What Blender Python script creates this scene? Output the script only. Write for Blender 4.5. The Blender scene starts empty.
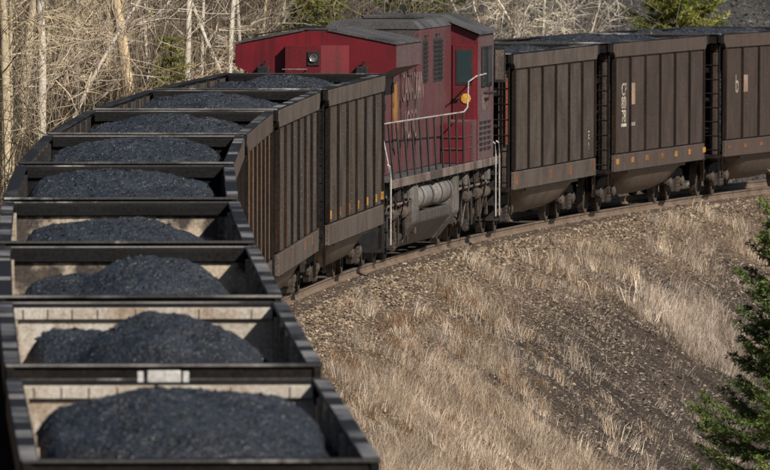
import bpy, math, random
import numpy as np
from math import radians as R, sin, cos, pi
from mathutils import Vector
random.seed(7); rng = np.random.default_rng(7)
scn = bpy.context.scene; COL = scn.collection

# ------------------------------------------------------------------ camera
CAM_H = 12.30; FPX = 13710.58; HOR = -505.77
cam_d = bpy.data.cameras.new('camera'); cam = bpy.data.objects.new('camera', cam_d); COL.objects.link(cam)
cam.location = (0, 0, CAM_H)
cam.rotation_euler = (pi / 2 - math.atan((235 - HOR) / FPX), 0, 0)
cam_d.sensor_width = 36; cam_d.lens = FPX * 36 / 770
cam_d.clip_start = 1; cam_d.clip_end = 3000
cam_d.dof.use_dof = True; cam_d.dof.focus_distance = 252; cam_d.dof.aperture_fstop = 8.5
scn.camera = cam
# ------------------------------------------------------------------ sky and sun (behind the camera, to its right)
SUN_AZ, SUN_EL = R(42), R(37)
sd = Vector((sin(SUN_AZ) * cos(SUN_EL), -cos(SUN_AZ) * cos(SUN_EL), sin(SUN_EL)))
w = bpy.data.worlds.new('World'); scn.world = w; w.use_nodes = True
sky = w.node_tree.nodes.new('ShaderNodeTexSky'); sky.sky_type = 'NISHITA'; sky.sun_disc = False
sky.sun_elevation = SUN_EL; sky.sun_rotation = math.atan2(sd.x, sd.y); sky.altitude = 900
w.node_tree.links.new(sky.outputs[0], w.node_tree.nodes['Background'].inputs[0])
w.node_tree.nodes['Background'].inputs[1].default_value = 0.05
sun_d = bpy.data.lights.new('sun', 'SUN'); sun = bpy.data.objects.new('sun', sun_d); COL.objects.link(sun)
sun_d.energy = 5.0; sun_d.angle = R(0.6); sun_d.color = (1, .93, .83)
sun.rotation_euler = sd.to_track_quat('Z', 'Y').to_euler(); sun.location = (40, -40, 60)
vs = scn.view_settings
vs.view_transform = 'Standard'; vs.look = 'None'; vs.exposure = 0.3; vs.gamma = 1; vs.use_curve_mapping = False

# ------------------------------------------------------------------ line of the track (s = metres along it, off = metres to its right)
KN = [0, 50, 90, 130, 170, 210, 260]
KV = [.000266, .000244, .001178, .001847, .001782, .001997, .002211]
G, G2 = -.01432, -.0313e-3
SG = np.arange(-170, 460.01, .5)
_k = np.interp(SG, KN, KV); _i0 = int(np.argmin(abs(SG)))
TA = np.concatenate([[0], np.cumsum((_k[1:] + _k[:-1]) * .25)]); TA = TA - TA[_i0] - .03867
_m = (TA[1:] + TA[:-1]) / 2
TX = np.concatenate([[0], np.cumsum(np.sin(_m) * .5)]); TX = TX - TX[_i0] - 1.6225
TY = np.concatenate([[0], np.cumsum(np.cos(_m) * .5)]); TY = TY - TY[_i0] + 120.946
def zrail(s):
    s = np.asarray(s, float); t = np.clip(s, 0, 260)
    return G * s + G2 * t * t + (s - t) * 2 * G2 * t
def track(s): return np.interp(s, SG, TX), np.interp(s, SG, TY), np.interp(s, SG, TA)
def world(s, off):
    x, y, a = track(s); return x + off * np.cos(a), y - off * np.sin(a)
def to_track(x, y):
    j = int(np.argmin((TX - x) ** 2 + (TY - y) ** 2)); a = TA[j]; dx, dy = x - TX[j], y - TY[j]
    return SG[j] + dx * sin(a) + dy * cos(a), dx * cos(a) - dy * sin(a)
# value noise for terrain and masks
_NT = rng.random((257, 257))
def vnoise(x, y):
    x = np.asarray(x, float); y = np.asarray(y, float)
    xi = np.floor(x).astype(int); yi = np.floor(y).astype(int); fx = x - xi; fy = y - yi
    fx = fx * fx * (3 - 2 * fx); fy = fy * fy * (3 - 2 * fy); xi %= 256; yi %= 256
    return (_NT[xi, yi] * (1 - fx) + _NT[xi + 1, yi] * fx) * (1 - fy) + (_NT[xi, yi + 1] * (1 - fx) + _NT[xi + 1, yi + 1] * fx) * fy
def fbm(x, y, o=4):
    t = 0; a = .5
    for i in range(o): t = t + a * vnoise(x * 2 ** i + 17.3 * i, y * 2 ** i + 5.1 * i); a *= .5
    return t / (1 - .5 ** o)
PO = [-200, -60, -9, -5, -4, -2.8, -1.9, -1.6, 1.6, 2.2, 3.2, 5, 8, 40, 60, 200]
PZ = [70, 34, 3, .1, -.75, -.75, -.4, -.2, -.2, -.5, -.95, -2.0, -4.3, -29, -36, -45]
def ground_z(s, off):
    s = np.asarray(s, float); off = np.asarray(off, float)
    z = zrail(s) + np.interp(off, PO, PZ)
    r = np.clip((off - 2.4) / 3, 0, 1) + np.clip((-off - 4.5) / 5, 0, 1)
    return z + r * ((fbm(s * .16, off * .35) - .5) * .45 + (fbm(s * .9 + 40, off * 1.1) - .5) * .26)
def sstep(a, b, x): t = np.clip((x - a) / (b - a), 0, 1); return t * t * (3 - 2 * t)
def m_scree(s, off):       # dark slipped shale on the embankment
    n = fbm(s * .16 + 9, off * .5 + 3)
    return sstep(2.7, 4.0, off + (n - .5) * 3.0) * sstep(124, 142, s + (n - .5) * 34 + (off - 5) * 3) * (1 - .75 * np.exp(-((s - 172) / 6) ** 2 - ((off - 5.2) / .8) ** 2))
def m_grass(s, off):
    n = fbm(s * .25 + 31, off * .6 + 8)
    g = sstep(2.5, 3.8, off + (n - .5) * 2.4) * (1 - sstep(118, 146, s + (n - .5) * 40) * .85)
    return np.clip(g * (.35 + 1.3 * n), 0, 1) * (1 - .8 * m_scree(s, off))

# ------------------------------------------------------------------ helpers
def tag(o, label=None, cat=None, group=None, kind=None):
    if label: o['label'] = label
    if cat: o['category'] = cat
    if group: o['group'] = group
    if kind: o['kind'] = kind
    return o
def empty(name, loc=(0, 0, 0), rz=0):
    o = bpy.data.objects.new(name, None); COL.objects.link(o); o.location = loc; o.rotation_euler = (0, 0, rz); o.empty_display_size = .3
    return o
class MB:
    def __init__(s): s.v = []; s.f = []
    def quad(s, vs):
        b = len(s.v); s.v += [tuple(p) for p in vs]; s.f.append(tuple(range(b, b + len(vs)))); return s
    def hexa(s, p):
        b = len(s.v); s.v += [tuple(q) for q in p]
        s.f += [tuple(b + i for i in q) for q in ((0, 3, 2, 1), (4, 5, 6, 7), (0, 1, 5, 4), (1, 2, 6, 5), (2, 3, 7, 6), (3, 0, 4, 7))]; return s
    def box(s, x0, x1, y0, y1, z0, z1):
        return s.hexa([(x0, y0, z0), (x1, y0, z0), (x1, y1, z0), (x0, y1, z0), (x0, y0, z1), (x1, y0, z1), (x1, y1, z1), (x0, y1, z1)])
    def prism(s, poly, y0, y1):            # poly of (x, z) swept along y
        n = len(poly); b = len(s.v)
        s.v += [(x, y0, z) for x, z in poly] + [(x, y1, z) for x, z in poly]
        s.f.append(tuple(range(b, b + n))); s.f.append(tuple(range(b + 2 * n - 1, b + n - 1, -1)))
        for i in range(n):
            j = (i + 1) % n; s.f.append((b + i, b + n + i, b + n + j, b + j))
        return s
    def prismx(s, poly, x0, x1):           # poly of (y, z) swept along x
        n = len(poly); b = len(s.v)
        s.v += [(x0, y, z) for y, z in poly] + [(x1, y, z) for y, z in poly]
        s.f.append(tuple(range(b, b + n))); s.f.append(tuple(range(b + 2 * n - 1, b + n - 1, -1)))
        for i in range(n):
            j = (i + 1) % n; s.f.append((b + i, b + n + i, b + n + j, b + j))
        return s
    def tube(s, pts, r, n=6, cap=True):
        pts = [Vector(p) for p in pts]; rs = r if isinstance(r, (list, tuple)) else [r] * len(pts); b = len(s.v)
        for i, p in enumerate(pts):
            t = (pts[min(i + 1, len(pts) - 1)] - pts[max(i - 1, 0)]).normalized()
            u = t.cross(Vector((0, 0, 1)) if abs(t.z) < .9 else Vector((1, 0, 0))).normalized(); q = t.cross(u)
            for k in range(n):
                c = 2 * pi * k / n; s.v.append(tuple(p + (u * cos(c) + q * sin(c)) * rs[i]))
        for i in range(len(pts) - 1):
            for k in range(n):
                a, c = b + i * n + k, b + i * n + (k + 1) % n; s.f.append((a, c, c + n, a + n))
        if cap:
            s.f.append(tuple(b + k for k in range(n))[::-1]); s.f.append(tuple(b + (len(pts) - 1) * n + k for k in range(n)))
        return s
    def revolve(s, prof, axis, c, n=20):   # prof of (radius, along); axis 'x' or 'y'
        b = len(s.v); m = len(prof)
        for k in range(n):
            t = 2 * pi * k / n
            for r, l in prof:
                s.v.append((c[0] + l, c[1] + r * cos(t), c[2] + r * sin(t)) if axis == 'x' else (c[0] + r * cos(t), c[1] + l, c[2] + r * sin(t)))
        for k in range(n):
            for i in range(m - 1):
                a, d = b + k * m + i, b + ((k + 1) % n) * m + i; s.f.append((a, a + 1, d + 1, d))
        s.f.append(tuple(b + k * m for k in range(n))); s.f.append(tuple(b + k * m + m - 1 for k in range(n))[::-1])
        return s
    def mesh(s, name, smooth=False, bevel=0):
        me = bpy.data.meshes.new(name); me.from_pydata(s.v, [], s.f)
        import bmesh
        bm = bmesh.new(); bm.from_mesh(me); bmesh.ops.recalc_face_normals(bm, faces=bm.faces)
        if bevel: bmesh.ops.bevel(bm, geom=[e for e in bm.edges if len(e.link_faces) == 2 and e.calc_face_angle(0) > .5], offset=bevel, segments=1, affect='EDGES', clamp_overlap=True)
        bm.to_mesh(me); bm.free()
        if smooth:
            me.polygons.foreach_set('use_smooth', [True] * len(me.polygons)); me.update()
            try: me.set_sharp_from_angle(angle=R(38))
            except Exception: pass
        return me
    def build(s, name, mat, parent=None, smooth=False, bevel=0, loc=None):
        return link(name, s.mesh(name, smooth, bevel), mat, parent, loc)
def link(name, me, mat, parent=None, loc=None):
    if mat and not me.materials: me.materials.append(mat)
    o = bpy.data.objects.new(name, me); COL.objects.link(o)
    if parent: o.parent = parent
    if loc: o.location = loc
    return o
def np_mesh(name, V, faces, n, mat, col=None, smooth=False):   # faces: flat index array, n corners each
    me = bpy.data.meshes.new(name); V = np.asarray(V, np.float32); F = np.asarray(faces, np.int32).ravel(); nf = len(F) // n
    me.vertices.add(len(V)); me.vertices.foreach_set('co', V.ravel())
    me.loops.add(len(F)); me.loops.foreach_set('vertex_index', F)
    me.polygons.add(nf); me.polygons.foreach_set('loop_start', np.arange(0, nf * n, n, dtype=np.int32))
    me.polygons.foreach_set('use_smooth', np.full(nf, smooth))
    me.update(calc_edges=True)
    if col is not None:
        a = me.attributes.new('piece', 'FLOAT_COLOR', 'POINT'); c = np.ones((len(V), 4), np.float32); c[:, :3] = col; a.data.foreach_set('color', c.ravel())
    if mat: me.materials.append(mat)
    return me
def copy_tree(o, parent=None, fn=None):
    c = o.copy(); COL.objects.link(c); c.parent = parent
    if fn: fn(c)
    for ch in list(o.children): copy_tree(ch, c, fn)
    return c

def text_mesh(name, txt, size, mat, parent, loc, sx):
    cu = bpy.data.curves.new(name, 'FONT'); cu.body = txt; cu.size = size; cu.extrude = .002
    tmp = bpy.data.objects.new('tmp', cu); COL.objects.link(tmp); bpy.context.view_layer.update()
    me = bpy.data.meshes.new_from_object(tmp.evaluated_get(bpy.context.evaluated_depsgraph_get())); bpy.data.objects.remove(tmp); bpy.data.curves.remove(cu)
    me.materials.clear(); o = link(name, me, mat, parent, loc); o.rotation_euler = (pi / 2, 0, pi / 2); o.scale = (sx, 1, 1); o['kind'] = 'stuff'; return o
# ------------------------------------------------------------------ materials
def new_mat(name):
    m = bpy.data.materials.new(name); m.use_nodes = True; t = m.node_tree
    return m, t, t.nodes['Principled BSDF']
def nd(t, kind, **kw):
    n = t.nodes.new(kind)
    for k, v in kw.items(): setattr(n, k, v)
    return n
def mixc(t, fac, a, b, mode='MIX'):
    n = nd(t, 'ShaderNodeMix', data_type='RGBA', blend_type=mode)
    for i, v in ((0, fac), (6, a), (7, b)):
        if hasattr(v, 'node'): t.links.new(v, n.inputs[i])
        else: n.inputs[i].default_value = v if i == 0 else (*v, 1)
    return n.outputs[2]
def ramp(t, src, a, b, c0=0., c1=1.):
    n = nd(t, 'ShaderNodeMapRange'); t.links.new(src, n.inputs[0])
    for i, v in enumerate((a, b, c0, c1)): n.inputs[i + 1].default_value = v
    return n.outputs[0]
def noise(t, scale, stretch=(1, 1, 1), detail=5, rough=.6, w_obj=True, offs=None):
    tc = nd(t, 'ShaderNodeTexCoord'); mp = nd(t, 'ShaderNodeMapping'); mp.inputs['Scale'].default_value = stretch
    t.links.new(tc.outputs['Object'], mp.inputs[0])
    if w_obj:
        oi = nd(t, 'ShaderNodeObjectInfo'); cm = nd(t, 'ShaderNodeVectorMath', operation='SCALE'); cm.inputs[0].default_value = (37, 91, 53)
        t.links.new(oi.outputs['Random'], cm.inputs['Scale']); t.links.new(cm.outputs[0], mp.inputs['Location'])
    n = nd(t, 'ShaderNodeTexNoise'); n.inputs['Scale'].default_value = scale; n.inputs['Detail'].default_value = detail; n.inputs['Roughness'].default_value = rough
    t.links.new(mp.outputs[0], n.inputs['Vector']); return n.outputs['Fac']
def bump(t, p, src, strength, dist=.02):
    b = nd(t, 'ShaderNodeBump'); b.inputs['Strength'].default_value = strength; b.inputs['Distance'].default_value = dist
    t.links.new(src, b.inputs['Height']); t.links.new(b.outputs[0], p.inputs['Normal'])
def weathered(name, base, dirt, streak=None, rough=.75, amount=(.42, .68), tint=None, metal=0, spec=.3, sscale=5, grain=.5, cloud=(1, 1, 1)):
    """paint or metal with cloudy grime, vertical streaks and fine grain; tint = colour reached where the car's own 'tint' is 1"""
    m, t, p = new_mat(name)
    b = base
    if tint:
        at = nd(t, 'ShaderNodeAttribute', attribute_type='OBJECT', attribute_name='tint')
        b = mixc(t, at.outputs['Fac'], base, tint)
    c = mixc(t, ramp(t, noise(t, 1.1, cloud), *amount), b, dirt)
    if streak: c = mixc(t, ramp(t, noise(t, sscale, (1, 1, .06), 4), .52, .74, 0, .75), c, streak)
    g = noise(t, 26, detail=3)
    c = mixc(t, grain, c, mixc(t, ramp(t, g, .3, .75), (0, 0, 0), (1, 1, 1)), 'SOFT_LIGHT')
    t.links.new(c, p.inputs['Base Color'])
    p.inputs['Roughness'].default_value = rough; p.inputs['Metallic'].default_value = metal; p.inputs['Specular IOR Level'].default_value = spec
    bump(t, p, g, .12, .01)
    return m
def piece_mat(name, rough=.85, spec=.2, sss=0, trans=0, grain=None):
    m, t, p = new_mat(name)
    a = nd(t, 'ShaderNodeAttribute', attribute_name='piece'); c = a.outputs['Color']
    if grain:
        g = noise(t, grain[0], detail=5, w_obj=False); c = mixc(t, grain[1], c, mixc(t, ramp(t, g, .25, .8), (0, 0, 0), (1, 1, 1)), 'SOFT_LIGHT')
        bump(t, p, g, grain[2], grain[3])
    t.links.new(c, p.inputs['Base Color']); p.inputs['Roughness'].default_value = rough; p.inputs['Specular IOR Level'].default_value = spec
    if trans:
        tr = nd(t, 'ShaderNodeBsdfTranslucent'); t.links.new(c, tr.inputs[0]); mx = nd(t, 'ShaderNodeMixShader'); mx.inputs[0].default_value = trans
        t.links.new(p.outputs[0], mx.inputs[1]); t.links.new(tr.outputs[0], mx.inputs[2]); t.links.new(mx.outputs[0], t.nodes['Material Output'].inputs[0])
    return m
M = {}
M['panel'] = weathered('weathered aluminium side', (.086, .068, .056), (.041, .029, .022), (.020, .013, .009), .6, (.38, .64), tint=(.058, .037, .030))
M['rib'] = weathered('dark rib', (.016, .011, .009), (.009, .007, .006), (.05, .025, .011), .85, spec=.1)  # ribs near black against the panels, with brown streaks
M['chord'] = weathered('chord metal', (.105, .083, .068), (.06, .045, .036), (.05, .034, .026), .6, tint=(.08, .052, .042))
M['chord_top'] = weathered('coal dusted chord', (.012, .012, .013), (.05, .047, .046), None, .7, (.52, .68), cloud=(2, .2, 2), grain=.3, spec=.12)
M['bare_edge'] = weathered('worn bare edge', (.20, .188, .18), (.035, .033, .032), None, .55, (.40, .58), cloud=(.7, .3, 2), grain=.3)
M['dark_metal'] = weathered('dark steel', (.009, .008, .008), (.020, .016, .0135), None, .8, spec=.1)  # near-black steel for car ends and ladders, makes the gaps between cars dark
M['truck'] = weathered('truck casting', (.024, .019, .017), (.06, .043, .033), None, .8)
M['wheel'] = weathered('wheel steel', (.055, .043, .036), (.10, .075, .055), None, .6)
M['tub'] = weathered('tub metal', (.20, .158, .128), (.12, .088, .068), (.075, .05, .038), .55, tint=(.16, .115, .095))
M['liner_clean'] = weathered('bare inner aluminium', (.44, .405, .355), (.30, .24, .18), (.20, .135, .085), .6, (.42, .64))
M['liner_mid'] = weathered('stained inner aluminium', (.42, .35, .265), (.05, .04, .034), (.12, .075, .045), .6, (.47, .56))
M['flange'] = weathered('chipped flange edge', (.05, .048, .047), (.34, .33, .32), None, .5, (.56, .66))
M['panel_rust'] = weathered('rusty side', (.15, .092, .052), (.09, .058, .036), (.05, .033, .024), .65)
M['liner_dark'] = weathered('sooted inner aluminium', (.013, .0125, .0125), (.008, .008, .008), None, .8, spec=.1)
M['liner_side'] = weathered('sooted inner side', (.030, .026, .023), (.014, .014, .014), (.022, .019, .017), .7, (.34, .56))
M['liner_side_clean'] = weathered('beige inner side', (.34, .285, .22), (.16, .12, .09), (.10, .07, .05), .65, (.46, .66))
M['reflector'] = weathered('yellow reflector', (.46, .235, .04), (.15, .065, .025), None, .4, (.42, .58))
M['orange'] = weathered('faded orange reflector', (.26, .088, .038), (.11, .05, .03), None, .4, (.42, .58))
M['stencil'] = weathered('faded stencil', (.50, .44, .36), (.16, .12, .10), None, .8, (.45, .62))
M['stencil_tan'] = weathered('faded tan patch', (.33, .22, .16), (.18, .12, .095), None, .8)
M['white_plate'] = weathered('white plate', (.50, .485, .47), (.30, .28, .26), None, .5, (.45, .7))
M['red_post'] = weathered('rusty red post', (.22, .06, .035), (.14, .045, .03), None, .7)
M['red'] = weathered('red paint', (.145, .009, .015), (.085, .009, .013), (.04, .010, .012), .42, (.38, .68), spec=.4, grain=.15)
M['red_dull'] = weathered('dulled red paint', (.135, .009, .015), (.07, .010, .013), (.035, .011, .012), .45, (.40, .68), spec=.4, grain=.2)
M['hood'] = weathered('faded red hood', (.105, .028, .032), (.078, .056, .056), (.14, .018, .025), .5, (.42, .68), sscale=3)
M['cab_grey'] = weathered('dusty cab side', (.105, .076, .076), (.11, .042, .046), (.065, .055, .055), .5, (.42, .66))
M['roof'] = weathered('sooted roof', (.085, .082, .081), (.035, .033, .033), None, .7)
M['roof_dark'] = weathered('dark roof', (.035, .032, .033), (.07, .064, .062), None, .7)
M['deck'] = weathered('dusty frame edge', (.19, .145, .125), (.07, .052, .045), (.045, .033, .03), .7, (.42, .6))
M['tank'] = weathered('grey tank', (.145, .132, .12), (.07, .06, .053), (.05, .04, .034), .6, (.40, .62))
M['reservoir'] = weathered('grey reservoir', (.21, .20, .188), (.12, .105, .092), (.07, .058, .05), .5)
M['rail_white'] = weathered('white handrail', (.42, .40, .375), (.24, .21, .19), None, .5, (.45, .65))
M['black'] = weathered('black fittings', (.012, .012, .013), (.03, .027, .025), None, .6)
M['louver'] = weathered('louver', (.03, .028, .028), (.055, .05, .05), None, .6)
M['yellow'] = weathered('yellow crest', (.52, .28, .035), (.22, .10, .025), (.16, .06, .025), .5, (.42, .6), sscale=14)
M['gold_worn'] = weathered('worn gold shield', (.33, .165, .03), (.09, .04, .038), (.10, .035, .038), .6, (.30, .50))
M['tank_dark'] = weathered('oily tank', (.045, .040, .037), (.085, .07, .06), (.12, .10, .085), .6)
M['letter'] = weathered('worn cream lettering', (.28, .22, .19), (.11, .055, .056), (.12, .04, .045), .6, (.36, .62))
M['rail'] = weathered('rusty rail', (.19, .138, .10), (.12, .082, .058), None, .65)
M['railhead'] = weathered('polished rail head', (.34, .32, .31), (.26, .24, .23), None, .3, metal=.7)
M['tie'] = weathered('weathered tie', (.075, .055, .042), (.045, .034, .027), None, .9)
def glass_mat():
    m, t, p = new_mat('cab glass'); p.inputs['Base Color'].default_value = (.02, .035, .04, 1); p.inputs['Roughness'].default_value = .08
    p.inputs['Specular IOR Level'].default_value = .6; return m
M['glass'] = glass_mat()
def lens_mat():
    m, t, p = new_mat('headlight lens'); p.inputs['Base Color'].default_value = (.5, .48, .44, 1); p.inputs['Roughness'].default_value = .12; p.inputs['Metallic'].default_value = .8
    return m
M['lens'] = lens_mat()
def coal_mat():
    m, t, p = new_mat('coal')
    tc = nd(t, 'ShaderNodeTexCoord'); hs = []
    for sc in (30, 11):
        v = nd(t, 'ShaderNodeTexVoronoi'); v.inputs['Scale'].default_value = sc; t.links.new(tc.outputs['Object'], v.inputs['Vector']); hs.append(v)
    n1 = noise(t, 1.5, detail=7)
    c = mixc(t, ramp(t, n1, .36, .66), (.0045, .0054, .0072), (.020, .024, .031))
    sp = nd(t, 'ShaderNodeSeparateColor'); t.links.new(hs[0].outputs['Color'], sp.inputs[0])
    c = mixc(t, ramp(t, sp.outputs[0], .82, 1, 0, .6), c, (.085, .094, .108))
    t.links.new(c, p.inputs['Base Color'])
    r = nd(t, 'ShaderNodeMapRange'); t.links.new(sp.outputs[1], r.inputs[0]); r.inputs[3].default_value = .34; r.inputs[4].default_value = .75
    t.links.new(r.outputs[0], p.inputs['Roughness']); p.inputs['Specular IOR Level'].default_value = .5
    ad = nd(t, 'ShaderNodeMath', operation='ADD'); t.links.new(hs[0].outputs['Distance'], ad.inputs[0]); ad2 = nd(t, 'ShaderNodeMath', operation='MULTIPLY'); t.links.new(hs[1].outputs['Distance'], ad2.inputs[0]); ad2.inputs[1].default_value = .8
    t.links.new(ad2.outputs[0], ad.inputs[1]); bump(t, p, ad.outputs[0], .9, .035)
    return m
M['coal'] = coal_mat()
M['ground'] = piece_mat('soil and ballast', .95, .1, grain=(9, .75, .7, .08))
M['stone'] = piece_mat('stones', .85, .2, grain=(20, .5, .3, .01))
M['blade'] = piece_mat('dry grass', .8, .15, trans=.25)
M['needle'] = piece_mat('needles', .6, .3, trans=.2)
M['bark'] = piece_mat('bark', .9, .1, grain=(14, .7, .5, .02))

# ------------------------------------------------------------------ ground sheet, rails, ties
def build_ground():
    ss = np.concatenate([np.arange(-165, 70, 2.5), np.arange(70, 260, .6), np.arange(260, 456, 2)])
    oo = np.concatenate([np.linspace(-200, -30, 18)[:-1], np.arange(-30, -12, .8), np.arange(-12, -4, .4), np.arange(-4, 1.6, .4), np.arange(1.6, 10, .18), np.arange(10, 24, .7), np.linspace(24, 200, 20)])
    S, O = np.meshgrid(ss, oo, indexing='ij'); x, y = world(S, O); z = ground_z(S, O)
    V = np.stack([x, y, z], -1).reshape(-1, 3); ni, nj = S.shape
    I = np.arange(ni * nj).reshape(ni, nj)
    F = np.stack([I[:-1, :-1], I[:-1, 1:], I[1:, 1:], I[1:, :-1]], -1).reshape(-1, 4)
    F = F[:, ::-1]
    C = np.zeros(S.shape + (3,))
    n = fbm(S * .5, O * .9)[..., None]
    soil = np.array([.125, .089, .060]) * (.7 + .6 * n); ball = np.array([.12, .088, .062]) * (.8 + .4 * n)
    stk = fbm(S * 2.2 + O * .5, O * .25, 3)[..., None]; scr = np.array([.046, .036, .029]) * (.4 + 1.2 * stk); wood = np.array([.055, .042, .030]) * (.6 + .8 * n); tal = np.array([.05, .048, .047]) * (.6 + .8 * n)
    darkened = np.array([.05, .043, .037]) * (.7 + .6 * n); kw = ((1 - sstep(4.2, 4.8, -O)) * (1 - sstep(.2, .6, O)))[..., None]  # coal-dusted bed and left ditch, painted darker as shade under the cars
    bw = (1 - sstep(2.0, 3.4, np.abs(O)))[..., None]
    C[:] = soil; C = C * (1 - bw) + ball * bw; C = C * (1 - kw) + darkened * kw
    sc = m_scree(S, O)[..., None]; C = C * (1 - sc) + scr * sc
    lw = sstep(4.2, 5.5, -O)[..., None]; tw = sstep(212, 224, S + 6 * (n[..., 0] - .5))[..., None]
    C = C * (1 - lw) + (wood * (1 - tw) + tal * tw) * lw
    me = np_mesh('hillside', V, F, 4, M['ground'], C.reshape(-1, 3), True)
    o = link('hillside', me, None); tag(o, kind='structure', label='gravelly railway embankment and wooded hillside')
build_ground()
def build_track():
    root = empty('railway_track'); tag(root, 'single curved railway track with rusty rails under the train', 'track', kind='structure')
    prof = [(-.07, -.17), (.07, -.17), (.07, -.15), (.012, -.12), (.012, -.045), (.036, -.03), (.036, 0), (-.036, 0), (-.036, -.03), (-.012, -.045), (-.012, -.12), (-.07, -.15)]
    ss = np.arange(-120, 330, 2.0)
    for sgn in (-1, 1):
        V = []; F = []; H = []; n = len(prof)
        for s in ss:
            for px, pz in prof:
                x, y = world(s, sgn * .755 + px); V.append((x, y, float(zrail(s)) + pz))
        for i in range(len(ss) - 1):
            for k in range(n):
                a, c = i * n + k, i * n + (k + 1) % n; F.append((a, c, c + n, a + n))
        me = bpy.data.meshes.new('rail'); me.from_pydata(V, [], F); me.materials.append(M['rail']); me.materials.append(M['railhead'])
        mi = [1 if (j % n) == 6 else 0 for j in range(len(F))]; me.polygons.foreach_set('material_index', mi)
        o = bpy.data.objects.new('rail', me); COL.objects.link(o); o.parent = root
    tm = MB().box(-1.3, 1.3, -.115, .115, -.36, -.172).mesh('tie', bevel=.012); tm.materials.append(M['tie'])
    for s in np.arange(85, 236, .58):
        x, y, a = track(s); o = bpy.data.objects.new('tie', tm); COL.objects.link(o); o.parent = root
        o.location = (x, y, float(zrail(s))); o.rotation_euler = (0, 0, -a + random.uniform(-.02, .02))
build_track()

# ------------------------------------------------------------------ coal gondola
RIM, HW, HL = 3.828, 1.595, 7.245          # rim height, half width, half length over the rim
PY = 6.55                                   # half length of the panelled side
def build_truck(name, parent, y, wheelbase, r, axles, wide=1.0):
    b = MB(); b.box(-1.05, 1.05, y - .2, y + .2, .42, .72)
    t = b.build(name, M['truck'], parent, bevel=.03)
    ys = [y + (i - (axles - 1) / 2) * wheelbase for i in range(axles)]
    for sx in (-1, 1):
        f = MB(); L = (axles - 1) / 2 * wheelbase
        x0, x1 = sx * 1.0, sx * 1.13
        top = [(y - L - .28, .62), (y - L - .22, .72), (y - .55, .80), (y + .55, .80), (y + L + .22, .72), (y + L + .28, .62), (y + L + .28, .42), (y + L + .1, .36)]
        bot = [(y + .62, .52), (y + .45, .22), (y - .45, .22), (y - .62, .52), (y - L - .1, .36), (y - L - .28, .42)]
        if axles == 3: bot = [(y + L * .5, .46), (y + .3, .30), (y - .3, .30), (y - L * .5, .46), (y - L - .1, .36), (y - L - .28, .42)]
        f.prismx(top + bot, min(x0, x1), max(x0, x1)); f.build('side_frame', M['truck'], t, bevel=.015)
        for q in ys: MB().revolve([(.05, 0), (.13, .02), (.13, .12), (.05, .16)], 'x', (sx * 1.05 if sx > 0 else -1.21, q, r), 10).build('bearing_cap', M['wheel'], t)
        sp = MB()
        for k in (-.16, 0, .16):
            for zz in (.28, .36, .44, .52): sp.revolve([(.045, -.02), (.075, 0), (.045, .02)], 'y', (sx * 1.16, y + k, zz), 8)
        sp.build('springs', M['truck'], t)['kind'] = 'stuff'
    for q in ys:
        MB().tube([(-.95, q, r), (.95, q, r)], .075, 8).build('axle', M['wheel'], t)
        for sx in (-1, 1):
            c = sx * .755
            MB().revolve([(.10, -.07), (r * .8, -.045), (r * .84, -.065), (r + (.025 if sx > 0 else 0), -.065), (r + (.0 if sx > 0 else .025), .065), (r * .84, .065), (r * .8, .03), (.10, .07)], 'x', (c, q, r), 22).build('wheel', M['wheel'], t, smooth=True)
    return t
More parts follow.
